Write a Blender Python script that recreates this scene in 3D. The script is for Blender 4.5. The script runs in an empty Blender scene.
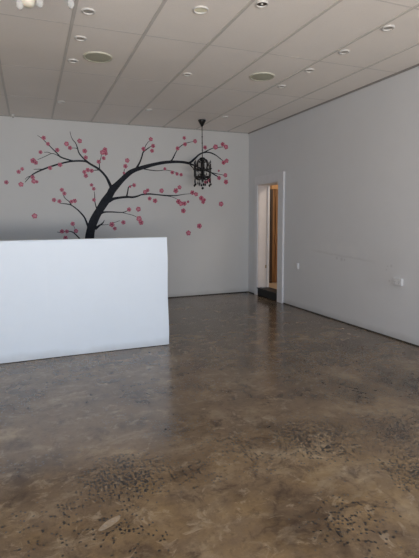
import bpy, bmesh, math, random
from mathutils import Vector, Matrix
random.seed(7)
C = bpy.context.scene.collection
PI = math.pi

# ---------------------------------------------------------------- room measures (metres)
XR = 3.8906      # right wall face
YB = 7.688       # back wall face
H = 3.0034       # ceiling
XL = -3.2        # left wall face
YF = -2.6        # shop front
WT = 0.235       # thickness of the right wall
TW, TD = 0.6046, 1.2254   # ceiling grid
DY0, DY1, DZ0, DZ1 = 6.545, 7.30, 0.14, 2.03   # doorway
MURAL_LINES = [
    ('trunk', [(0.911, 1.103, 0.1537), (0.948, 1.286, 0.1419), (1.008, 1.435, 0.1353), (1.096, 1.584, 0.1324), (1.186, 1.718, 0.1328), (1.272, 1.835, 0.1266), (1.320, 1.919, 0.1201), (1.402, 2.003, 0.1038), (1.530, 2.131, 0.0843), (1.645, 2.226, 0.0780), (1.771, 2.282, 0.0683), (1.921, 2.329, 0.0621), (2.073, 2.372, 0.0575), (2.254, 2.410, 0.0511), (2.437, 2.427, 0.0482), (2.591, 2.426, 0.0451), (2.725, 2.407, 0.0419)]),
    ('branch', [(1.313, 1.852, 0.0835), (1.305, 1.951, 0.0599), (1.270, 2.042, 0.0464), (1.220, 2.139, 0.0395), (1.120, 2.248, 0.0359), (0.971, 2.335, 0.0322), (0.883, 2.375, 0.0303), (0.691, 2.367, 0.0267), (0.501, 2.320, 0.0264), (0.346, 2.266, 0.0246), (0.239, 2.222, 0.0244), (0.117, 2.162, 0.0197), (0.040, 2.103, 0.0151), (-0.038, 2.014, 0.0090)]),
    ('branch', [(0.719, 2.368, 0.0236), (0.615, 2.393, 0.0234), (0.516, 2.426, 0.0217), (0.467, 2.477, 0.0185), (0.344, 2.604, 0.0137), (0.250, 2.698, 0.0106), (0.186, 2.742, 0.0060)]),
    ('branch', [(0.987, 2.331, 0.0258), (0.940, 2.364, 0.0257), (0.873, 2.416, 0.0223), (0.804, 2.502, 0.0206), (0.780, 2.592, 0.0173), (0.756, 2.657, 0.0141), (0.719, 2.702, 0.0125), (0.691, 2.763, 0.0093), (0.679, 2.832, 0.0078)]),
    ('twig', [(0.506, 2.429, 0.0139), (0.439, 2.463, 0.0108), (0.379, 2.473, 0.0107), (0.279, 2.423, 0.0091), (0.165, 2.369, 0.0076)]),
    ('twig', [(0.379, 2.473, 0.0092), (0.328, 2.491, 0.0091), (0.268, 2.488, 0.0076)]),
    ('twig', [(0.231, 2.222, 0.0137), (0.164, 2.223, 0.0106), (0.099, 2.217, 0.0075)]),
    ('twig', [(0.048, 2.109, 0.0121), (0.003, 2.097, 0.0090), (-0.036, 2.058, 0.0060)]),
    ('twig', [(0.791, 2.573, 0.0142), (0.729, 2.577, 0.0078), (0.667, 2.574, 0.0062)]),
    ('twig', [(1.123, 2.245, 0.0196), (1.123, 2.333, 0.0146), (1.141, 2.405, 0.0114), (1.164, 2.495, 0.0081)]),
    ('twig', [(1.126, 2.242, 0.0163), (1.056, 2.237, 0.0130), (0.991, 2.234, 0.0081)]),
    ('branch', [(0.917, 1.253, 0.0395), (0.881, 1.361, 0.0328), (0.845, 1.461, 0.0277), (0.789, 1.535, 0.0243), (0.731, 1.596, 0.0209), (0.639, 1.665, 0.0176), (0.562, 1.682, 0.0159), (0.469, 1.693, 0.0094)]),
    ('twig', [(0.647, 1.665, 0.0144), (0.611, 1.721, 0.0143), (0.557, 1.768, 0.0127), (0.528, 1.825, 0.0110), (0.521, 1.873, 0.0063)]),
    ('branch', [(0.764, 1.090, 0.0278), (0.731, 1.137, 0.0228), (0.661, 1.211, 0.0194), (0.611, 1.233, 0.0161), (0.548, 1.236, 0.0128), (0.461, 1.221, 0.0112), (0.400, 1.229, 0.0079)]),
    ('twig', [(0.701, 1.223, 0.0114), (0.679, 1.290, 0.0081), (0.659, 1.339, 0.0064)]),
    ('twig', [(1.060, 1.584, 0.0264), (1.037, 1.651, 0.0181), (1.024, 1.733, 0.0148), (1.025, 1.815, 0.0131), (1.020, 1.889, 0.0065)]),
    ('branch', [(1.718, 2.268, 0.0375), (1.754, 2.310, 0.0324), (1.809, 2.402, 0.0273), (1.847, 2.501, 0.0239), (1.869, 2.565, 0.0222), (1.929, 2.615, 0.0189), (2.009, 2.671, 0.0103)]),
    ('twig', [(1.873, 2.569, 0.0154), (1.913, 2.671, 0.0120), (1.958, 2.735, 0.0086), (1.994, 2.765, 0.0069)]),
    ('twig', [(1.518, 2.122, 0.0202), (1.526, 2.206, 0.0151), (1.537, 2.272, 0.0101)]),
    ('twig', [(1.832, 2.296, 0.0206), (1.911, 2.278, 0.0173), (1.995, 2.268, 0.0156), (2.124, 2.262, 0.0123), (2.251, 2.279, 0.0106), (2.360, 2.266, 0.0089), (2.489, 2.235, 0.0072)]),
    ('branch', [(2.336, 2.413, 0.0355), (2.382, 2.459, 0.0249), (2.417, 2.519, 0.0214), (2.449, 2.579, 0.0160), (2.495, 2.653, 0.0143), (2.563, 2.712, 0.0143), (2.629, 2.749, 0.0126), (2.723, 2.779, 0.0090), (2.818, 2.801, 0.0073)]),
    ('branch', [(2.680, 2.406, 0.0436), (2.746, 2.443, 0.0383), (2.829, 2.515, 0.0330), (2.901, 2.576, 0.0294), (2.986, 2.611, 0.0259), (3.066, 2.620, 0.0242), (3.145, 2.606, 0.0224), (3.223, 2.573, 0.0188), (3.283, 2.534, 0.0170), (3.354, 2.485, 0.0114)]),
    ('twig', [(2.969, 2.607, 0.0203), (3.067, 2.655, 0.0167), (3.179, 2.702, 0.0131), (3.284, 2.719, 0.0132), (3.363, 2.729, 0.0076)]),
    ('branch', [(2.699, 2.406, 0.0328), (2.793, 2.382, 0.0275), (2.889, 2.343, 0.0240), (3.005, 2.301, 0.0242), (3.122, 2.262, 0.0245), (3.201, 2.221, 0.0227), (3.273, 2.187, 0.0133)]),
    ('twig', [(3.122, 2.262, 0.0150), (3.221, 2.247, 0.0133), (3.321, 2.232, 0.0095), (3.422, 2.217, 0.0077)]),
    ('twig', [(2.708, 2.400, 0.0219), (2.755, 2.349, 0.0183), (2.811, 2.305, 0.0129), (2.869, 2.265, 0.0092)]),
    ('branch', [(1.250, 1.735, 0.0667), (1.335, 1.772, 0.0503), (1.446, 1.793, 0.0372), (1.571, 1.805, 0.0392), (1.669, 1.803, 0.0326), (1.757, 1.824, 0.0276), (1.828, 1.849, 0.0243), (1.958, 1.861, 0.0245), (2.087, 1.852, 0.0212), (2.268, 1.837, 0.0233), (2.351, 1.838, 0.0216), (2.454, 1.841, 0.0163), (2.590, 1.864, 0.0110), (2.748, 1.879, 0.0074)]),
    ('twig', [(1.557, 1.805, 0.0306), (1.579, 1.889, 0.0221), (1.593, 1.957, 0.0187), (1.613, 1.986, 0.0119), (1.663, 2.002, 0.0085)]),
    ('twig', [(2.259, 1.834, 0.0125), (2.370, 1.814, 0.0090), (2.458, 1.783, 0.0073)]),
    ('branch', [(1.100, 1.518, 0.0464), (1.141, 1.541, 0.0332), (1.198, 1.551, 0.0250), (1.319, 1.551, 0.0202), (1.463, 1.544, 0.0153), (1.532, 1.558, 0.0120), (1.588, 1.585, 0.0086)]),
    ('twig', [(1.471, 1.544, 0.0119), (1.556, 1.520, 0.0086), (1.642, 1.499, 0.0104), (1.734, 1.461, 0.0070)]),
    ('branch', [(1.008, 1.268, 0.0464), (1.067, 1.314, 0.0366), (1.115, 1.347, 0.0250), (1.148, 1.377, 0.0167), (1.169, 1.417, 0.0084)]),
    ('twig', [(1.118, 1.336, 0.0133), (1.176, 1.337, 0.0084), (1.243, 1.343, 0.0067)]),
    ('twig', [(1.312, 1.366, 0.0101), (1.372, 1.385, 0.0085), (1.425, 1.405, 0.0068)]),
]
BLOSSOMS = [
    (0.275, 2.709, 0.0302), (0.334, 2.620, 0.0274), (0.470, 2.533, 0.0308), (0.216, 2.487, 0.0272), (0.101, 2.350, 0.0391), (0.137, 2.322, 0.0302), (-0.067, 2.218, 0.0253), (-0.121, 2.173, 0.0282), (-0.306, 2.008, 0.0294), (-0.098, 1.981, 0.0344), (0.079, 2.095, 0.0302), (0.090, 2.033, 0.0333), (0.136, 2.026, 0.0228), (0.345, 2.247, 0.0307), (0.500, 2.303, 0.0326), (0.616, 2.636, 0.0342), (0.667, 2.576, 0.0312), (0.822, 2.692, 0.0347), (0.895, 2.538, 0.0350), (0.908, 2.435, 0.0303), (1.224, 2.577, 0.0342), (1.178, 2.528, 0.0358), (1.232, 2.517, 0.0326), (1.197, 2.436, 0.0294), (1.113, 2.375, 0.0309), (0.930, 2.236, 0.0321), (0.876, 2.202, 0.0304), (0.991, 2.225, 0.0307), (0.896, 2.141, 0.0321), (0.981, 1.994, 0.0260), (1.014, 1.933, 0.0277), (0.508, 1.906, 0.0298), (0.545, 1.849, 0.0300), (0.380, 1.744, 0.0312), (0.461, 1.724, 0.0299), (0.650, 1.720, 0.0287), (0.701, 1.732, 0.0320), (0.073, 1.489, 0.0384), (0.652, 1.359, 0.0322), (0.699, 1.240, 0.0324), (0.478, 1.237, 0.0319), (0.553, 1.236, 0.0289), (0.527, 1.131, 0.0321), (1.010, 1.751, 0.0278), (1.693, 2.006, 0.0308), (1.623, 1.981, 0.0204), (1.593, 1.593, 0.0343), (1.756, 1.599, 0.0399), (1.291, 1.340, 0.0405), (1.339, 1.272, 0.0306), (1.489, 1.374, 0.0342), (1.763, 1.435, 0.0436), (1.797, 1.369, 0.0403), (1.882, 1.894, 0.0330), (1.929, 1.924, 0.0296), (1.961, 1.782, 0.0316), (2.057, 1.745, 0.0371), (2.179, 1.921, 0.0373), (2.442, 1.925, 0.0416), (2.511, 1.985, 0.0345), (2.486, 1.736, 0.0401), (2.532, 1.699, 0.0403), (2.600, 1.700, 0.0368), (2.669, 1.732, 0.0222), (2.577, 1.571, 0.0405), (2.668, 1.171, 0.0430), (2.754, 1.897, 0.0370), (2.825, 1.868, 0.0353), (2.925, 1.799, 0.0413), (2.987, 1.771, 0.0264), (2.960, 1.731, 0.0339), (3.318, 1.697, 0.0425), (2.882, 1.295, 0.0435), (2.009, 2.788, 0.0326), (2.045, 2.678, 0.0328), (2.025, 2.596, 0.0311), (1.874, 2.620, 0.0324), (1.589, 2.415, 0.0353), (1.554, 2.319, 0.0336), (1.526, 2.206, 0.0202), (2.615, 2.845, 0.0286), (2.818, 2.800, 0.0345), (2.628, 2.737, 0.0323), (2.488, 2.660, 0.0321), (3.009, 2.702, 0.0332), (3.214, 2.721, 0.0431), (3.356, 2.776, 0.0359), (3.422, 2.732, 0.0399), (3.372, 2.450, 0.0362), (3.435, 2.485, 0.0363), (3.280, 2.170, 0.0343), (3.408, 2.222, 0.0365), (3.419, 2.102, 0.0405), (3.275, 2.299, 0.0190), (2.382, 2.242, 0.0304), (2.470, 2.219, 0.0288), (2.545, 2.207, 0.0289), (2.248, 2.300, 0.0247), (3.085, 2.127, 0.0339), (3.014, 2.086, 0.0300)]


# ---------------------------------------------------------------- helpers
def bx(bm, x0, x1, y0, y1, z0, z1, mi=0, bev=0):
    r = bmesh.ops.create_cube(bm, size=1)
    for v in r['verts']:
        v.co = Vector((x0+(v.co.x+.5)*(x1-x0), y0+(v.co.y+.5)*(y1-y0), z0+(v.co.z+.5)*(z1-z0)))
    fs = {f for v in r['verts'] for f in v.link_faces}
    for f in fs: f.material_index = mi
    if bev:
        es = list({e for v in r['verts'] for e in v.link_edges})
        q = bmesh.ops.bevel(bm, geom=es, offset=bev, segments=2, affect='EDGES', profile=.5)
        for f in q['faces']: f.material_index = mi
    return bm

def lathe(bm, prof, c=(0,0,0), n=24, mi=0, smooth=True, mis=None):
    """prof: list of (r, z) turned about the vertical axis through c"""
    rings = []
    for r, z in prof:
        if r < 1e-6: rings.append([bm.verts.new((c[0], c[1], c[2]+z))])
        else: rings.append([bm.verts.new((c[0]+r*math.cos(2*PI*i/n), c[1]+r*math.sin(2*PI*i/n), c[2]+z)) for i in range(n)])
    for k in range(len(rings)-1):
        a, b = rings[k], rings[k+1]
        m = mis[k] if mis else mi
        for i in range(n):
            j = (i+1) % n
            if len(a) == 1 and len(b) == 1: continue
            if len(a) == 1: f = bm.faces.new((a[0], b[j], b[i]))
            elif len(b) == 1: f = bm.faces.new((a[i], a[j], b[0]))
            else: f = bm.faces.new((a[i], a[j], b[j], b[i]))
            f.smooth = smooth; f.material_index = m
    return bm

def tube(bm, pts, rad, n=8, mi=0):
    pts = [Vector(p) for p in pts]
    rads = rad if isinstance(rad, (list, tuple)) else [rad]*len(pts)
    prev = None; rings = []
    for i, p in enumerate(pts):
        t = (pts[min(i+1, len(pts)-1)]-pts[max(i-1, 0)]).normalized()
        if prev is None:
            a = Vector((0,0,1)) if abs(t.z) < .9 else Vector((1,0,0))
            u = t.cross(a).normalized()
        else: u = (prev - t*prev.dot(t)).normalized()
        prev = u; w = t.cross(u)
        rings.append([bm.verts.new(p+(u*math.cos(2*PI*k/n)+w*math.sin(2*PI*k/n))*rads[i]) for k in range(n)])
    for a, b in zip(rings, rings[1:]):
        for k in range(n):
            f = bm.faces.new((a[k], a[(k+1)%n], b[(k+1)%n], b[k])); f.smooth = True; f.material_index = mi
    for r, fl in ((rings[0], True), (rings[-1], False)):
        f = bm.faces.new(r[::-1] if fl else r); f.material_index = mi
    return bm

def curve(cps, k=6):
    """Catmull-Rom through control points of any dimension"""
    P = [tuple(2*a-b for a, b in zip(cps[0], cps[1]))]+list(cps)+[tuple(2*a-b for a, b in zip(cps[-1], cps[-2]))]
    out = []
    for i in range(1, len(P)-2):
        for s in range(k):
            t = s/k
            out.append(tuple(.5*((2*b)+(-a+c)*t+(2*a-5*b+4*c-d)*t*t+(-a+3*b-3*c+d)*t**3)
                             for a, b, c, d in zip(P[i-1], P[i], P[i+1], P[i+2])))
    out.append(tuple(cps[-1]))
    return out

def obj(name, bm, mats, parent=None, recalc=True, loc=None):
    if recalc: bmesh.ops.recalc_face_normals(bm, faces=bm.faces[:])
    me = bpy.data.meshes.new(name); bm.to_mesh(me); bm.free()
    for m in (mats if isinstance(mats, (list, tuple)) else [mats]): me.materials.append(m)
    o = bpy.data.objects.new(name, me); C.objects.link(o)
    if parent: o.parent = parent
    if loc: o.location = loc
    return o

def struct(name, bm, mats, parent=None):
    o = obj(name, bm, mats, parent)
    if not parent: o['kind'] = 'structure'
    return o

def thing(name, label, cat, loc=(0,0,0), rotz=0, group=None):
    o = bpy.data.objects.new(name, None); C.objects.link(o)
    o.empty_display_size = .05
    o.location = loc; o.rotation_euler = (0,0,rotz); o['label'] = label; o['category'] = cat
    if group: o['group'] = group
    return o

def dup(root, loc, rotz, label, group=None):
    r = root.copy(); C.objects.link(r); r.location = loc; r.rotation_euler = (0,0,rotz); r['label'] = label
    if group: r['group'] = group
    for ch in list(root.children):
        c = ch.copy(); C.objects.link(c); c.parent = r
        for g in list(ch.children):
            d = g.copy(); C.objects.link(d); d.parent = c
    return r

# ---------------------------------------------------------------- materials
class NT:
    def __init__(s, name):
        s.m = bpy.data.materials.new(name); s.m.use_nodes = True
        s.t = s.m.node_tree; s.b = s.t.nodes['Principled BSDF']
        s.co = s.t.nodes.new('ShaderNodeTexCoord').outputs['Object']
    def n(s, typ, ins=None, **props):
        nd = s.t.nodes.new(typ)
        for k, v in props.items(): setattr(nd, k, v)
        for k, v in (ins or {}).items(): s.set(nd.inputs[k], v)
        return nd
    def set(s, inp, v):
        if isinstance(v, bpy.types.NodeSocket): s.t.links.new(v, inp)
        else: inp.default_value = v
    def noise(s, scale, detail=4, rough=.55, vec=None, dist=0):
        return s.n('ShaderNodeTexNoise', {'Vector': vec or s.co, 'Scale': scale, 'Detail': detail, 'Roughness': rough, 'Distortion': dist}).outputs['Fac']
    def ramp(s, fac, stops):
        nd = s.n('ShaderNodeValToRGB', {'Fac': fac}); r = nd.color_ramp
        while len(r.elements) < len(stops): r.elements.new(.5)
        for e, (p, c) in zip(r.elements, stops):
            e.position = p; e.color = (c, c, c, 1) if isinstance(c, (int, float)) else (*c, 1)
        return nd.outputs['Color']
    def math(s, op, a, b=0., clamp=False):
        return s.n('ShaderNodeMath', {0: a, 1: b}, operation=op, use_clamp=clamp).outputs[0]
    def mix(s, fac, a, b, mode='MIX'):
        nd = s.t.nodes.new('ShaderNodeMix'); nd.data_type = 'RGBA'; nd.blend_type = mode
        s.set(nd.inputs[0], fac)
        for i, v in ((6, a), (7, b)):
            s.set(nd.inputs[i], v if isinstance(v, bpy.types.NodeSocket) else (*v, 1))
        return nd.outputs[2]
    def mapping(s, loc=(0,0,0), rot=(0,0,0), scale=(1,1,1), vec=None):
        return s.n('ShaderNodeMapping', {'Vector': vec or s.co, 'Location': loc, 'Rotation': rot, 'Scale': scale}).outputs[0]
    def bump(s, h, strength=.2, dist=.01):
        s.set(s.b.inputs['Normal'], s.n('ShaderNodeBump', {'Height': h, 'Strength': strength, 'Distance': dist}).outputs[0])

def simple(name, col, rough=.5, metal=0, var=.08, scale=12, **kw):
    s = NT(name)
    f = s.noise(scale)
    lo = tuple(c*(1-var) for c in col); hi = tuple(min(1, c*(1+var)) for c in col)
    s.set(s.b.inputs['Base Color'], s.ramp(f, [(.3, lo), (.7, hi)]))
    s.b.inputs['Roughness'].default_value = rough; s.b.inputs['Metallic'].default_value = metal
    for k, v in kw.items(): s.b.inputs[k.replace('_', ' ')].default_value = v
    return s.m

def paint(name, col, scuffs=None, rough=.55):
    s = NT(name)
    a = s.noise(.9, 3); b = s.noise(6, 6, .6)
    c = s.mix(s.ramp(a, [(.3, 0.), (.7, 1.)]), tuple(x*.975 for x in col), col)
    c = s.mix(s.math('MULTIPLY', s.ramp(b, [(.45, 0.), (.75, 1.)]), .25), c, tuple(x*.93 for x in col))
    # grime along the foot of the wall
    z = s.n('ShaderNodeSeparateXYZ', {0: s.co}).outputs
    wob = s.math('ADD', z['Z'], s.math('MULTIPLY', s.math('SUBTRACT', s.noise(3.5, 5), .5), .12))
    foot = s.ramp(wob, [(.015, 1.), (.09, 0.)])
    c = s.mix(s.math('MULTIPLY', foot, .35), c, (.32, .31, .30))
    if scuffs: c = scuffs(s, c, z)
    s.set(s.b.inputs['Base Color'], c)
    s.b.inputs['Roughness'].default_value = rough
    s.bump(s.noise(60, 4), .06, .004)
    return s.m

def box_mask(s, ax, c, half, soft):
    d = s.math('ABSOLUTE', s.math('SUBTRACT', ax, c))
    return s.ramp(d, [(max(0, half-soft), 1.), (half+soft, 0.)])

def right_scuffs(s, c, z):
    Y, Z = z['Y'], z['Z']
    # filled chase running along the wall, sloping a little
    line = s.math('SUBTRACT', Z, s.math('ADD', .935, s.math('MULTIPLY', s.math('SUBTRACT', Y, 5.5), .055)))
    wob = s.math('ADD', line, s.math('MULTIPLY', s.math('SUBTRACT', s.noise(5, 3), .5), .05))
    m = s.math('MULTIPLY', box_mask(s, wob, 0, .012, .012), box_mask(s, Y, 4.95, .6, .12))
    c = s.mix(s.math('MULTIPLY', m, .22), c, (.38, .37, .36))
    m2 = s.math('MULTIPLY', box_mask(s, Z, 1.0, .09, .06), box_mask(s, Y, 4.9, .75, .2))
    c = s.mix(s.math('MULTIPLY', s.math('MULTIPLY', m2, s.ramp(s.noise(4, 5), [(.4, 0.), (.6, 1.)])), .3), c, (.80, .79, .78))
    for (y, zz, r) in ((4.0, .852, .014), (4.06, .842, .008), (4.075, .80, .008), (4.02, .672, .012), (4.9, .86, .02), (5.0, .868, .016), (4.84, .855, .014)):
        dd = s.math('ADD', s.math('POWER', s.math('SUBTRACT', Y, y), 2), s.math('POWER', s.math('SUBTRACT', Z, zz), 2))
        mm = s.ramp(s.math('POWER', dd, .5), [(r*.4, 1.), (r*1.7, 0.)])
        c = s.mix(s.math('MULTIPLY', mm, .25), c, (.25, .24, .24))
    # broad touched-up patch beside the outlet
    m3 = s.math('MULTIPLY', box_mask(s, Z, .78, .22, .08), box_mask(s, Y, 4.15, .3, .1))
    c = s.mix(s.math('MULTIPLY', m3, .12), c, (.5, .49, .49))
    return c

M = {}
M['wall'] = paint('white wall paint', (.64, .628, .61))
M['wall_r'] = paint('white wall paint with scuffs', (.715, .72, .735), right_scuffs)
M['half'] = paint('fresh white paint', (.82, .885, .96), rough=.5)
M['trim'] = simple('white gloss trim', (.74, .74, .76), .28, var=.03)
M['reveal'] = simple('off white reveal', (.70, .64, .61), .5, var=.03)
M['plastic'] = simple('white plastic', (.70, .70, .71), .3, var=.02)
M['dark_gap'] = simple('dark skirting gap', (.035, .03, .026), .6)
M['grid'] = simple('ceiling grid metal', (.64, .61, .575), .45, var=.04)  # darker than the tiles, the bars' shadow line is in the colour
M['tee'] = simple('ceiling cross tee', (.70, .665, .63), .45, var=.04)
M['shadow'] = simple('shadowed ceiling edge angle', (.30, .28, .27), .6, var=.05)  # edge angle coloured dark, the shadow line along the walls is painted in
M['black'] = simple('black step paint', (.006, .006, .007), .5, var=.3)
M['black_iron'] = simple('black wrought metal', (.010, .009, .010), .32, .3)
M['socket'] = simple('grey socket slots', (.22, .22, .22), .5)
M['cream'] = simple('cream speaker grille', (.50, .50, .40), .7, scale=120, var=.12)
M['cream_rim'] = simple('cream rim', (.60, .59, .49), .5)
M['dl_ring'] = simple('downlight ring', (.66, .64, .61), .35, var=.03)
M['dl_in'] = simple('downlight reflector', (.42, .40, .38), .4)
M['dl_cream'] = simple('cream lamp face', (.95, .92, .74), .4)
M['dl_dark'] = simple('dark lamp housing', (.05, .03, .02), .4)
M['hall_floor'] = simple('tan hall floor', (.52, .38, .26), .35, scale=5)
M['brass'] = simple('dull brass', (.35, .26, .12), .35, .9)
M['bark'] = simple('painted bark', (.012, .014, .021), .85, var=.5, scale=18)
M['petal'] = simple('painted blossom petal', (.52, .095, .165), .5, var=.3, scale=40)
M['petal_dark'] = simple('painted blossom outline', (.25, .022, .06), .5, var=.3, scale=40)
M['petal_pale'] = simple('painted pale petal', (.55, .20, .26), .5, var=.3, scale=40)

s = NT('clear glass'); s.b.inputs['Base Color'].default_value = (.95, .95, .93, 1)
s.b.inputs['Roughness'].default_value = .04; s.b.inputs['Transmission Weight'].default_value = .55; s.b.inputs['IOR'].default_value = 1.3
M['glass'] = s.m
s = NT('frosted cream glass'); s.set(s.b.inputs['Base Color'], s.ramp(s.noise(20), [(.3, (.66, .61, .51)), (.7, (.74, .69, .58))]))
s.b.inputs['Roughness'].default_value = .5; s.b.inputs['Subsurface Weight'].default_value = .2
M['frost'] = s.m
s = NT('black crystal'); s.set(s.b.inputs['Base Color'], s.ramp(s.noise(30), [(.3, (.006, .006, .008)), (.7, (.03, .03, .035))]))
s.b.inputs['Roughness'].default_value = .08
M['crystal'] = s.m

# ceiling tile: faint fissured mineral fibre, slightly different tone per tile
s = NT('ceiling tile')
sep = s.n('ShaderNodeSeparateXYZ', {0: s.co}).outputs
ix = s.math('FLOOR', s.math('DIVIDE', s.math('SUBTRACT', sep['X'], XR-.4587), TW))
iy = s.math('FLOOR', s.math('DIVIDE', s.math('SUBTRACT', sep['Y'], 4.0342), TD))
cell = s.n('ShaderNodeTexWhiteNoise', {'Vector': s.n('ShaderNodeCombineXYZ', {0: ix, 1: iy}).outputs[0]}, noise_dimensions='3D').outputs['Value']
c = s.mix(cell, (.92, .87, .82), (.95, .90, .855))
c = s.mix(s.math('MULTIPLY', s.ramp(s.noise(90, 3), [(.5, 0.), (.8, 1.)]), .25), c, (.71, .68, .65))
c = s.mix(s.math('MULTIPLY', s.ramp(s.noise(.8, 3), [(.4, 0.), (.7, 1.)]), .3), c, (.76, .72, .69))
s.set(s.b.inputs['Base Color'], c); s.b.inputs['Roughness'].default_value = .8
M['tile'] = s.m

# timber
s = NT('varnished brown timber')
g = s.noise(3, 6, .6, s.mapping(scale=(14, 14, .7)))
s.set(s.b.inputs['Base Color'], s.ramp(g, [(.3, (.16, .075, .028)), (.55, (.30, .15, .06)), (.75, (.42, .24, .10))]))
s.b.inputs['Roughness'].default_value = .35
M['timber'] = s.m
M['timber_light'] = simple('orange timber head', (.50, .26, .10), .4, scale=6, var=.2)
M['timber_dark'] = simple('dark timber edge', (.05, .025, .012), .5)

# polished concrete floor
s = NT('polished brown concrete')
big = s.noise(.75, 4, .6, dist=.4); mid = s.noise(2.2, 8, .68, dist=.2); fine = s.noise(22, 6, .7)
c = s.ramp(mid, [(.36, (.070, .045, .026)), (.46, (.128, .088, .053)), (.54, (.155, .110, .068)), (.66, (.250, .190, .122))])
c = s.mix(s.math('MULTIPLY', s.ramp(big, [(.42, 0.), (.62, 1.)]), .45), c, (.115, .082, .056))
# ochre bloom nearest the viewer
sepf = s.n('ShaderNodeSeparateXYZ', {0: s.co}).outputs
near = s.ramp(s.math('MULTIPLY', sepf['Y'], .25), [(.40, 1.), (.70, 0.)])
och = s.math('MULTIPLY', s.ramp(s.noise(3.2, 7, .65, s.mapping(loc=(4, 2, 0))), [(.45, 0.), (.68, 1.)]), near)
c = s.mix(s.math('MULTIPLY', och, .48), c, (.30, .20, .085))
# pale trowel marks, long wandering smears
sm = s.noise(1.6, 8, .72, s.mapping(rot=(0, 0, .5), scale=(1.5, 3.2, 1)), dist=.5)
c = s.mix(s.math('MULTIPLY', s.ramp(sm, [(.55, 0.), (.66, 1.)]), .30), c, (.34, .28, .20))
pal = s.noise(9, 6, .7, s.mapping(loc=(1, 5, 0)), dist=.8)
c = s.mix(s.math('MULTIPLY', s.ramp(pal, [(.56, 0.), (.66, 1.)]), .35), c, (.40, .33, .24))
# veins
v = s.n('ShaderNodeTexVoronoi', {'Vector': s.n('ShaderNodeVectorMath', {0: s.co, 1: s.n('ShaderNodeTexNoise', {'Vector': s.co, 'Scale': 3.}).outputs['Color']}, operation='ADD').outputs[0], 'Scale': 1.7}, feature='DISTANCE_TO_EDGE').outputs['Distance']
vm = s.math('MULTIPLY', s.ramp(v, [(.0, 1.), (.02, 0.)]), s.ramp(s.noise(2.1, 3, vec=s.mapping(loc=(9, 1, 0))), [(.5, 0.), (.62, 1.)]))
c = s.mix(s.math('MULTIPLY', vm, .4), c, (.035, .022, .015))
dk = s.noise(5.5, 7, .7, s.mapping(loc=(7, 3, 0)), dist=.5)
c = s.mix(s.math('MULTIPLY', s.ramp(dk, [(.55, 0.), (.65, 1.)]), .6), c, (.035, .020, .014))
c = s.mix(s.math('MULTIPLY', s.ramp(fine, [(.52, 0.), (.68, 1.)]), .45), c, (.045, .03, .02))
# dark aggregate showing through in clusters
cl = None
for (x, y, r, k) in ((1.62, 2.28, .38, .85), (2.42, 2.85, .42, .7), (.42, 2.32, .32, .85), (.05, 2.08, .20, .3), (.85, 2.75, .25, .6), (.28, 1.90, .20, .4),
                     (1.30, 1.52, .30, .42), (2.20, 2.15, .40, .65), (3.0, 2.75, .5, .8), (2.3, 3.6, .5, .6), (3.1, 3.7, .5, .6), (-.10, 1.85, .15, .3), (1.2, 3.4, .35, .45), (1.95, 1.75, .3, .6)):
    d = s.n('ShaderNodeVectorMath', {0: s.co, 1: (x, y, 0)}, operation='DISTANCE').outputs['Value']
    q = s.math('MULTIPLY', s.ramp(s.math('DIVIDE', d, r), [(.25, 1.), (1., 0.)]), k)
    cl = q if cl is None else s.math('MAXIMUM', cl, q)
gen = s.math('MULTIPLY', s.ramp(s.noise(1.8, 4, .6, s.mapping(loc=(2, 8, 0))), [(.52, 0.), (.70, 1.)]), .45)
cl = s.math('MAXIMUM', cl, gen)
cl = s.math('MULTIPLY', cl, s.ramp(s.noise(7, 4, .6, s.mapping(loc=(3, 3, 0))), [(.35, .35), (.5, 1.)]))
warp = s.n('ShaderNodeVectorMath', {0: s.co, 1: s.n('ShaderNodeVectorMath', {0: s.n('ShaderNodeTexNoise', {'Vector': s.co, 'Scale': 30.}).outputs['Color'], 'Scale': .018}, operation='SCALE').outputs[0]}, operation='ADD').outputs[0]
vo = s.n('ShaderNodeTexVoronoi', {'Vector': warp, 'Scale': 52.}, feature='F1', voronoi_dimensions='2D')
rnd = s.n('ShaderNodeSeparateColor', {0: vo.outputs['Color']}).outputs[0]
keep = s.math('LESS_THAN', rnd, s.math('MULTIPLY', cl, 1.2))
peb = s.math('MULTIPLY', s.math('LESS_THAN', vo.outputs['Distance'], s.math('ADD', .30, s.math('MULTIPLY', rnd, .22))), keep)
c = s.mix(s.math('MULTIPLY', peb, .97), c, (.008, .006, .005))
# one pale oval chip
d = s.n('ShaderNodeVectorMath', {0: s.mapping(loc=(-.268, -1.947, 0), vec=s.co), 1: (0, 0, 0)}, operation='SUBTRACT').outputs[0]
d = s.mapping(rot=(0, 0, -.55), scale=(1, 1, 1), vec=d)
d = s.n('ShaderNodeVectorMath', {0: s.mapping(scale=(1/.085, 1/.028, 0), vec=d)}, operation='LENGTH').outputs['Value']
c = s.mix(s.math('MULTIPLY', s.ramp(s.math('ADD', d, s.math('MULTIPLY', fine, .4)), [(.9, 1.), (1.2, 0.)]), .55), c, (.36, .30, .23))
s.set(s.b.inputs['Base Color'], c)
rr = s.n('ShaderNodeMapRange', {'Value': mid, 'From Min': .3, 'From Max': .7, 'To Min': .14, 'To Max': .26}).outputs[0]
s.set(s.b.inputs['Roughness'], s.math('ADD', rr, s.math('MULTIPLY', peb, .12)))
s.b.inputs['Specular IOR Level'].default_value = .5; s.b.inputs['Coat Weight'].default_value = .05; s.b.inputs['Coat Roughness'].default_value = .12
s.bump(s.math('SUBTRACT', s.math('MULTIPLY', mid, .35), s.math('MULTIPLY', peb, .4)), .12, .01)
M['floor'] = s.m
M['pavement'] = simple('street pavement', (.42, .38, .33), .8, scale=2)

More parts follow.
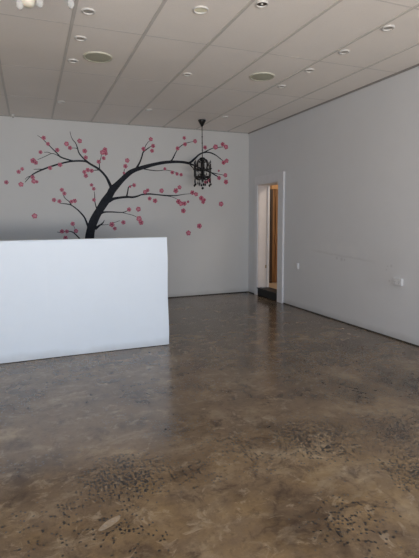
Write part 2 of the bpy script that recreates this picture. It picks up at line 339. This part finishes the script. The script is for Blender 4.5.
# ---------------------------------------------------------------- setting
bm = bmesh.new(); bx(bm, XL-.2, XR+WT, YF-.2, YB+.2, -.15, 0); struct('floor', bm, M['floor'])
bm = bmesh.new(); bx(bm, XL-.2, XR+WT, YB, YB+.2, 0, H+.25); struct('wall_back', bm, M['wall'])
bm = bmesh.new(); bx(bm, XL-.2, XL, YF-.2, YB, 0, H+.25); struct('wall_left', bm, M['wall'])
bm = bmesh.new()
bx(bm, XR, XR+WT, YF-.2, DY0, 0, H+.25); bx(bm, XR, XR+WT, DY1, YB, 0, H+.25); bx(bm, XR, XR+WT, DY0, DY1, DZ1, H+.25)
wr = struct('wall_right', bm, M['wall_r'])
# shop front wall behind the viewer: plinth, header, piers
bm = bmesh.new()
bx(bm, XL, XR, YF-.2, YF, 0, .25); bx(bm, XL, XR, YF-.2, YF, 2.75, H+.25)
bx(bm, XL, XL+.3, YF-.2, YF, .25, 2.75); bx(bm, XR-.3, XR, YF-.2, YF, .25, 2.75)
struct('wall_front', bm, M['wall'])
bm = bmesh.new()
for x in (XL+.3, -.95, 1.35, XR-.36): bx(bm, x, x+.06, YF-.13, YF-.07, .25, 2.75)
bx(bm, XL+.3, XR-.3, YF-.13, YF-.07, .25, .31); bx(bm, XL+.3, XR-.3, YF-.13, YF-.07, 2.69, 2.75)
struct('window_1', bm, M['trim'])
bm = bmesh.new(); bx(bm, -12, 14, -14, YF-.2, -.2, -.02); struct('ground', bm, M['pavement'])

# ceiling: mineral tiles, exposed grid
bm = bmesh.new(); bx(bm, XL-.2, XR+WT, YF-.2, YB+.2, H+.004, H+.2); struct('ceiling', bm, M['tile'])
x6 = XR-.4587
bm = bmesh.new()
k = 0
while x6-k*TW > XL:
    x = x6-k*TW; bx(bm, x-.0125, x+.0125, YF, YB, H-.003, H+.006); k += 1
struct('trim_1', bm, M['grid'])
bm = bmesh.new()
for k in range(-5, 3):
    y = 4.0342+k*TD
    if YF < y < YB: bx(bm, XL, XR, y-.008, y+.008, H+.0034, H+.006)
struct('trim_2', bm, M['tee'])
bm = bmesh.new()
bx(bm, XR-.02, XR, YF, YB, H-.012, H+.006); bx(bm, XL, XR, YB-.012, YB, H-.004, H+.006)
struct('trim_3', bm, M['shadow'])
# thin dark strips drawn for the line where walls meet the slab
bm = bmesh.new(); bx(bm, XR-.006, XR, YF, DY0-.17, 0, .013); bx(bm, XR-.006, XR, DY1+.12, YB, 0, .013); struct('base_line_right', bm, M['dark_gap'])
bm = bmesh.new(); bx(bm, XL, XR-.006, YB-.006, YB, 0, .014); struct('base_line_back', bm, M['dark_gap'])

# ---- doorway in the right wall
bm = bmesh.new()   # near and far architraves and the head, one frame
bx(bm, XR-.032, XR, DY0-.165, DY0, 0, 2.175, bev=.003)
bx(bm, XR-.020, XR, DY1, DY1+.10, 0, 2.175, bev=.003)
bx(bm, XR-.026, XR, DY0, DY1, DZ1, 2.175, bev=.003)
d1 = struct('door_1', bm, M['trim'])
bm = bmesh.new()
bx(bm, XR-.001, XR+WT+.002, DY1-.012, DY1, DZ0, DZ1); bx(bm, XR-.001, XR+WT+.002, DY0, DY0+.012, DZ0, DZ1); bx(bm, XR-.001, XR+WT+.002, DY0, DY1, DZ1-.012, DZ1)
struct('door_lining', bm, M['reveal'], d1)
bm = bmesh.new(); bx(bm, XR+WT-.05, XR+WT-.02, DY1-.032, DY1-.012, DZ0, DZ1-.012); struct('door_stop', bm, M['trim'], d1)
bm = bmesh.new(); bx(bm, XR+WT-.085, XR+WT-.06, DY1-.014, DY1-.012, .50, .56); struct('strike_plate', bm, M['brass'], d1)

bm = bmesh.new()
bx(bm, XR-.004, XR+WT, DY0+.001, DY1-.001, .002, DZ0-.006, bev=.004)
t = thing('door_step', 'low black step filling the foot of the doorway', 'step', (0,0,0))
obj('riser', bm, M['black'], t)
bm = bmesh.new(); bx(bm, XR-.022, XR+.07, DY0+.001, DY1-.001, DZ0-.012, DZ0+.004, bev=.004); obj('nosing', bm, M['black'], t)

# ---- hallway beyond
HX, HY0, HY1, HH = 6.1, 5.4, 7.80, 2.7
x0 = XR+WT
bm = bmesh.new(); bx(bm, x0, HX, HY0, HY1, -.15, DZ0-.001); struct('floor_hall', bm, M['hall_floor'])
bm = bmesh.new(); bx(bm, x0, HX, HY1, HY1+.1, -.15, HH); struct('wall_hall_back', bm, M['wall'])
bm = bmesh.new(); bx(bm, HX, HX+.1, HY0, HY1, -.15, HH); struct('wall_hall_right', bm, M['wall'])
bm = bmesh.new(); bx(bm, x0, HX, HY0-.1, HY0, -.15, HH); struct('wall_hall_front', bm, M['wall'])
bm = bmesh.new(); bx(bm, x0, HX, HY0, HY1, HH, HH+.1); struct('ceiling_hall', bm, M['tile'])
bm = bmesh.new()   # timber door in the hall
bx(bm, 4.44, 5.30, 7.755, 7.79, DZ0+.004, 1.99)
d2 = struct('door_2', bm, M['timber'])
bm = bmesh.new()
for (a, b) in ((4.44, 4.475), (4.52, 4.60), (4.82, 4.90), (5.20, 5.30)): bx(bm, a, b, 7.735, 7.76, DZ0+.004, 1.99, bev=.004)
for (a, b) in ((.14+.004, .34), (.95, 1.1), (1.85, 1.99)): bx(bm, 4.50, 5.28, 7.738, 7.758, a, b, bev=.004)
struct('door_panel', bm, M['timber'], d2)
bm = bmesh.new(); bx(bm, 4.41, 5.36, 7.72, 7.80, 1.99, 2.12, bev=.004); struct('door_head', bm, M['timber_light'], d2)
bm = bmesh.new(); bx(bm, 4.395, 4.44, 7.72, 7.80, DZ0+.002, 1.99, bev=.003); bx(bm, 5.30, 5.36, 7.72, 7.80, DZ0+.002, 1.99, bev=.003); struct('door_jamb', bm, M['timber_dark'], d2)
bm = bmesh.new(); tube(bm, [(4.95, 7.74, 1.15), (4.95, 7.70, 1.15), (5.05, 7.69, 1.15)], .01); struct('door_handle', bm, M['brass'], d2)

# ---------------------------------------------------------------- low white partition
t = thing('half_wall', 'low plain white partition wall standing in front of the tree mural', 'partition', (0, 4.7287, 0))
bm = bmesh.new()
W0, W1, HC, TH = XL, 1.388, 1.208, .11
nx, nz = 40, 10
def wob(x, z): return .0035*math.sin(3.1*x+1.3*z)+.002*math.sin(9*x)
grid = {}
for side, y in ((0, 0.), (1, TH)):
    for i in range(nx+1):
        for j in range(nz+1):
            x = W0+(W1-W0)*i/nx; z = .006+(HC-.006)*j/nz
            ex = .004*math.sin(8*z) if i == nx else 0
            grid[side, i, j] = bm.verts.new((x+ex, y+(wob(x, z) if side == 0 else 0), z+(.003*math.sin(5*x) if j == nz else 0)))
for side in (0, 1):
    for i in range(nx):
        for j in range(nz):
            bm.faces.new((grid[side,i,j], grid[side,i+1,j], grid[side,i+1,j+1], grid[side,i,j+1]))
for i in range(nx):
    for j in (0, nz): bm.faces.new((grid[0,i,j], grid[0,i+1,j], grid[1,i+1,j], grid[1,i,j]))
for j in range(nz):
    for i in (0, nx): bm.faces.new((grid[0,i,j], grid[0,i,j+1], grid[1,i,j+1], grid[1,i,j]))
obj('panel', bm, M['half'], t)
bm = bmesh.new(); bx(bm, W0, W1-.01, .008, TH-.008, 0, .01); obj('base_gap', bm, M['dark_gap'], t)
bm = bmesh.new(); bx(bm, W0, W1+.003, -.004, TH+.004, HC-.004, HC+.010, bev=.004); obj('capping', bm, M['half'], t)

# ---------------------------------------------------------------- painted tree
t = thing('tree_mural', 'painted black tree with pink blossoms spreading across the back wall', 'mural', (0, YB, 0))
n = 0
for name, pts in MURAL_LINES:
    if name == 'trunk': pts = [(.86, .03, .30), (.87, .35, .20), (.88, .75, .165)]+pts
    P = curve(pts, 5); bm = bmesh.new(); L = []
    y = -.0012-.00006*n; n += 1
    for i, (x, z, w) in enumerate(P):
        a = P[max(i-1, 0)]; b = P[min(i+1, len(P)-1)]
        tx, tz = b[0]-a[0], b[1]-a[1]; l = math.hypot(tx, tz) or 1
        nx_, nz_ = -tz/l, tx/l
        w = max(w*(.5+.02*math.sin(i*.55+n)), .0035)
        L.append((bm.verts.new((x+nx_*w, y, z+nz_*w)), bm.verts.new((x-nx_*w, y, z-nz_*w))))
    for a, b in zip(L, L[1:]): bm.faces.new((a[0], b[0], b[1], a[1]))
    obj(name, bm, M['bark'], t, recalc=False)
for k, (x, z, r) in enumerate(BLOSSOMS):
    bm = bmesh.new(); y = -.0040-.00004*(k % 9); a0 = random.random()*2; r *= 1.12
    N = 30; ring = []
    for i in range(N):
        a = 2*PI*i/N; rad = r*(.80+.22*abs(math.cos(2.5*(a+a0))))
        ring.append(bm.verts.new((x+rad*math.cos(a), y, z+rad*math.sin(a))))
    mid = [bm.verts.new((x+.42*(v.co.x-x), y, z+.42*(v.co.z-z))) for v in ring]
    out = [bm.verts.new((x+.80*(v.co.x-x), y, z+.80*(v.co.z-z))) for v in ring]
    for i in range(N):
        j = (i+1) % N
        f = bm.faces.new((ring[i], ring[j], out[j], out[i])); f.material_index = 1 if (i//3+k) % 2 else 0
        f = bm.faces.new((out[i], out[j], mid[j], mid[i])); f.material_index = 0 if (i//3) % 3 else 2
    f = bm.faces.new(mid); f.material_index = 2 if r > .036 and k % 2 else 1
    faint = (x, z) in ()
    obj('blossom', bm, [M['petal'], M['petal_dark'], M['petal_pale']], t, recalc=False)

# ---------------------------------------------------------------- black chandelier in front of the mural
CX, CY = 2.672, 6.951
t = thing('chandelier', 'small black chandelier with dark crystal drops hanging before the mural', 'chandelier', (CX, CY, H))
bm = bmesh.new(); lathe(bm, [(0, 0), (.062, 0), (.064, -.008), (.045, -.045), (.022, -.085), (.012, -.10), (0, -.102)]); obj('canopy', bm, M['black_iron'], t)
bm = bmesh.new(); tube(bm, [(0, 0, -.10), (0, 0, -.60)], .007)
for z in (-.26, -.36, -.47): lathe(bm, [(0, .012), (.011, .006), (.012, 0), (.011, -.006), (0, -.012)], (0, 0, z), 10)
obj('suspension_rod', bm, M['black_iron'], t)
TOP = -.585
bm = bmesh.new()
lathe(bm, [(0, .0), (.030, -.002), (.046, -.012), (.046, -.022), (.020, -.034), (.014, -.06), (.022, -.09), (.030, -.12), (.018, -.15), (.012, -.20), (.022, -.24), (.036, -.29), (.040, -.315), (.026, -.345), (.012, -.37), (.008, -.40), (0, -.405)], (0, 0, TOP), 16)
obj('central_column', bm, M['black_iron'], t)
bm = bmesh.new()
def ring(bm, R, z, r):
    tube(bm, [(R*math.cos(2*PI*i/36), R*math.sin(2*PI*i/36), z) for i in range(37)], r, 6)
ring(bm, .110, TOP-.20, .010); ring(bm, .128, TOP-.315, .011); ring(bm, .085, TOP-.07, .007)
obj('ring_frame', bm, M['black_iron'], t)
for k in range(6):
    a = 2*PI*k/6+.3; ca, sa = math.cos(a), math.sin(a)
    bm = bmesh.new()
    P = curve([(.012, TOP-.31), (.05, TOP-.355), (.10, TOP-.345), (.138, TOP-.30), (.144, TOP-.24), (.142, TOP-.19)], 5)
    tube(bm, [(r*ca, r*sa, z) for r, z in P], .0095, 6)
    P = curve([(.015, TOP-.06), (.05, TOP-.035), (.085, TOP-.06), (.10, TOP-.12), (.085, TOP-.17), (.110, TOP-.20)], 5)
    tube(bm, [(r*ca, r*sa, z) for r, z in P], .0085, 6)
    arm = obj('arm', bm, M['black_iron'], t)
    bm = bmesh.new()
    c = (.142*ca, .142*sa, TOP-.19)
    lathe(bm, [(0, -.012), (.016, -.008), (.026, .006), (.024, .010), (.012, .008), (.0105, .012), (.0105, .085), (0, .087)], c, 12)
    obj('candle_cup', bm, M['black_iron'], arm)
    bm = bmesh.new(); lathe(bm, [(0, .088), (.007, .092), (.010, .108), (.006, .128), (0, .14)], c, 10); obj('candle_bulb', bm, M['crystal'], arm)
    def strand(x, y, z0, z1, big):
        bm = bmesh.new(); tube(bm, [(x, y, z0), (x, y, z1+.02)], .0022, 5)
        z = z0-.012
        while z > z1+.035:
            lathe(bm, [(0, .008), (.0075, 0), (0, -.008)], (x, y, z), 6, smooth=False); z -= .019
        lathe(bm, [(0, .026), (big*.55, .012), (big, -.004), (big*.6, -.02), (0, -.028)], (x, y, z1), 8, smooth=False)
        return obj('crystal_drop', bm, M['crystal'], t)
    strand(.144*ca, .144*sa, TOP-.33, TOP-.445+.012*(k % 2), .018)
    a2 = a+PI/6
    strand(.125*math.cos(a2), .125*math.sin(a2), TOP-.315, TOP-.425+.02*(k % 3), .014)
    strand(.110*math.cos(a2), .110*math.sin(a2), TOP-.05-.02*(k % 2), TOP-.275, .011)
    if k % 2 == 0: strand(.06*ca, .06*sa, TOP-.37, TOP-.435, .011)
bm = bmesh.new(); tube(bm, [(0, 0, TOP-.40), (0, 0, TOP-.47)], .0015, 5); lathe(bm, [(0, .024), (.015, .016), (.023, 0), (.015, -.016), (0, -.024)], (0, 0, TOP-.495), 12); obj('ball_finial', bm, M['crystal'], t)

# ---------------------------------------------------------------- glass light fitting near the viewer
t = thing('glass_light_fitting', 'hanging light fitting with clear glass drops and a cream glass cup', 'light fitting', (.15, 3.05, H))
bm = bmesh.new(); lathe(bm, [(0, 0), (.06, 0), (.062, -.01), (.05, -.022), (.015, -.03), (0, -.03)]); obj('ceiling_rose', bm, M['dl_ring'], t)
bm = bmesh.new(); tube(bm, [(0, 0, -.02), (0, 0, -.20)], .007); lathe(bm, [(0, .02), (.022, .012), (.03, 0), (.02, -.015), (0, -.02)], (0, 0, -.20), 16); obj('stem', bm, M['dl_ring'], t)
for (x, y, zb) in ((-.134, -.05, 2.632), (-.023, -.05, 2.661), (.155, -.05, 2.683), (.10, .12, 2.80), (-.09, .13, 2.80)):
    bm = bmesh.new(); tube(bm, curve([(0, 0, -.20), (x*.5, y*.5, -.175), (x*.95, y*.95, -.19), (x, y, zb-H+.105)], 5), .004, 6)
    a = obj('arm', bm, M['dl_ring'], t)
    bm = bmesh.new(); z = zb-H
    lathe(bm, [(0, 0), (.010, .003), (.0185, .014), (.0215, .028), (.019, .045), (.013, .065), (.009, .09), (.009, .105), (0, .106)], (x, y, z), 20)
    obj('glass_drop', bm, M['glass'], a)
    bm = bmesh.new(); lathe(bm, [(0, .012), (.006, .016), (.008, .028), (.004, .044), (0, .05)], (x, y, z), 12); obj('bulb', bm, M['plastic'], a)
bm = bmesh.new(); lathe(bm, [(0, 0), (.022, .002), (.034, .012), (.040, .035), (.042, .075), (.036, .078), (.033, .035), (0, .012)], (-.088, -.05, 2.655-H), 24); cc = obj('cream_cup', bm, M['frost'], t)
bm = bmesh.new(); tube(bm, curve([(0, 0, -.20), (-.05, -.02, -.17), (-.088, -.05, -.20), (-.088, -.05, 2.67-H)], 5), .004, 6); obj('cup_arm', bm, M['dl_ring'], cc)

# ---------------------------------------------------------------- ceiling fittings
def downlight(x, y, r, label, face, name='downlight'):
    t = thing(name, label, 'ceiling light', (x, y, H), 0, 'recessed downlights in the tiled ceiling')
    bm = bmesh.new()
    q = .72 if face == 'plain' else .84
    lathe(bm, [(r, .004), (r*1.0, -.001), (r*.96, -.006), (r*(q+.06), -.008), (r*q, -.005), (r*(q-.04), .003)], (0,0,0), 28); obj('trim_ring', bm, M['dl_ring'], t)
    bm = bmesh.new(); lathe(bm, [(r*(q-.02), .002), (r*.5, -.001), (r*.3, .001), (0, .001)], (0,0,0), 28)
    f = obj('reflector', bm, {'plain': M['dl_in'], 'cream': M['dl_cream'], 'dark': M['dl_dark']}[face], t)
    if face == 'dark':
        bm = bmesh.new(); lathe(bm, [(0, -.006), (r*.18, -.005), (r*.22, .0)], (0,0,0), 20); obj('lamp_face', bm, M['dl_ring'], t)
    return t
def p(nm): return 'recessed downlights in the tiled ceiling'
downlight(1.311, 3.412, .060, 'largest cream-faced round downlight at the top of the ceiling', 'cream')
downlight(1.706, 3.160, .048, 'round downlight with dark brown inside near the top edge', 'dark')
a = downlight(.510, 3.743, .053, 'small white downlight above and left of the left cream disc, nearest of its row', 'plain')
dup(a, (.506, 4.293, H), 0, 'small white downlight just left of and above the left cream disc, middle of its row')
dup(a, (.494, 4.895, H), 0, 'small white downlight just left of and below the left cream disc')
dup(a, (.481, 6.567, H), 0, 'faint small downlight far back above the left part of the mural')
dup(a, (1.713, 4.889, H), 0, 'small white downlight alone between the two cream ceiling discs')
dup(a, (1.706, 6.592, H), 0, 'faint small downlight far back left of the black chandelier')
dup(a, (2.911, 3.153, H), 0, 'downlight nearest the top right corner, first of the row by the right wall')
dup(a, (2.914, 3.730, H), 0, 'second downlight from the right in the row by the right wall')
dup(a, (2.911, 4.302, H), 0, 'third downlight from the right in the row by the right wall')
dup(a, (2.935, 4.914, H), 0, 'fourth downlight from the right, just right of the right cream disc')
dup(a, (2.933, 6.622, H), 0, 'faint downlight furthest back, just right of the black chandelier canopy')

def speaker(x, y, label):
    t = thing('ceiling_speaker', label, 'speaker', (x, y, H), 0, 'round cream ceiling speakers')
    bm = bmesh.new(); lathe(bm, [(.142, .004), (.142, -.004), (.136, -.009), (.126, -.010), (.122, -.005)], (0,0,0), 40); obj('rim', bm, M['cream_rim'], t)
    bm = bmesh.new(); lathe(bm, [(.124, -.004), (.08, -.008), (0, -.009)], (0,0,0), 40); obj('grille', bm, M['cream'], t)
    return t
sp = speaker(.714, 4.700, 'round cream ceiling disc at the left, beside three small downlights')
dup(sp, (2.524, 4.665, H), 0, 'round cream ceiling disc at the right, above the black chandelier')

t = thing('smoke_detector', 'tiny white sensor on the ceiling edge at the far left', 'sensor', (-.15, 7.60, H))
bm = bmesh.new(); lathe(bm, [(0, .003), (.034, .003), (.034, -.012), (.024, -.022), (0, -.024)], (0,0,0), 20); obj('housing', bm, M['dl_ring'], t)
bm = bmesh.new(); lathe(bm, [(0, -.022), (.010, -.023), (.010, -.034), (0, -.036)], (0,0,0), 12); obj('sensor_tip', bm, M['socket'], t)

# ---------------------------------------------------------------- wall fittings
t = thing('wall_switch', 'small white switch box on the right wall beside the doorway', 'switch', (XR, 5.955, .672))
bm = bmesh.new(); bx(bm, -.030, 0, -.032, .038, -.045, .045, bev=.004); obj('box', bm, M['plastic'], t)
bm = bmesh.new(); bx(bm, -.034, -.028, -.008, .010, -.016, .016, bev=.002); obj('rocker', bm, M['dl_ring'], t)
t = thing('power_outlet', 'white double power outlet low on the right wall near the picture edge', 'outlet', (XR, 3.872, .682))
bm = bmesh.new(); bx(bm, -.034, 0, -.065, .065, -.040, .040, bev=.005); obj('face_plate', bm, M['plastic'], t)
for y in (-.03, .03):
    bm = bmesh.new()
    for (dy, dz, an) in ((-.008, .002, .5), (.008, .002, -.5), (0, -.016, 0)):
        r = bmesh.ops.create_cube(bm, size=1)
        for v in r['verts']:
            q = Matrix.Rotation(an, 3, 'X') @ Vector((v.co.x*.003, v.co.y*.003, v.co.z*.011))
            v.co = q+Vector((-.0345, y+dy, dz))
    so = obj('socket', bm, M['socket'], t)
    bm = bmesh.new(); bx(bm, -.038, -.033, y-.006, y+.006, .018, .032, bev=.001); obj('rocker', bm, M['dl_ring'], t)

# ---------------------------------------------------------------- light
def area(name, loc, target, sx, sy, power, col):
    l = bpy.data.lights.new(name, 'AREA'); l.shape = 'RECTANGLE'; l.size = sx; l.size_y = sy; l.energy = power; l.color = col
    o = bpy.data.objects.new(name, l); C.objects.link(o); o.location = loc
    o.rotation_euler = (Vector(target)-Vector(loc)).to_track_quat('-Z', 'Y').to_euler()
    return o
area('window_daylight', (.3, YF+.02, 1.6), (.3, 4., -.1), 4.2, 1.8, 78, (.30, .61, 1.0)).data.spread = math.radians(125)
area('pavement_bounce', (.3, YF+.05, .9), (.3, -1.1, 3.2), 4.2, 1.1, 335, (1.0, .885, .745)).data.spread = math.radians(150)
area('hall_fill', (4.95, 6.6, 2.6), (4.95, 6.9, 0), .5, .5, 17, (1.0, .89, .76))  # unseen lamp added to brighten the hallway

w = bpy.data.worlds.new('world'); bpy.context.scene.world = w; w.use_nodes = True
bg = w.node_tree.nodes['Background']
sky = w.node_tree.nodes.new('ShaderNodeTexSky'); sky.sky_type = 'HOSEK_WILKIE'; sky.turbidity = 4; sky.sun_direction = (.3, .5, .8)
w.node_tree.links.new(sky.outputs[0], bg.inputs[0]); bg.inputs[1].default_value = .12

# ---------------------------------------------------------------- camera
cam = bpy.data.cameras.new('camera'); co = bpy.data.objects.new('camera', cam); C.objects.link(co)
cam.sensor_fit = 'VERTICAL'; cam.sensor_height = 24; cam.lens = 443.63/558*24; cam.clip_start = .05
F = Vector((.36817, .92042, -.13146)); R = Vector((.92804, -.37239, -.00815)); U = R.cross(F)
co.matrix_world = Matrix(((R.x, U.x, -F.x, 0), (R.y, U.y, -F.y, 0), (R.z, U.z, -F.z, 1.4), (0, 0, 0, 1)))
bpy.context.scene.camera = co
vs = bpy.context.scene.view_settings
vs.view_transform = 'Standard'; vs.look = 'None'; vs.exposure = 0

cy = bpy.context.scene.cycles
cy.denoising_prefilter = 'NONE'; cy.caustics_reflective = False; cy.caustics_refractive = False; cy.sample_clamp_indirect = 2; cy.pixel_filter_type = 'BLACKMAN_HARRIS'
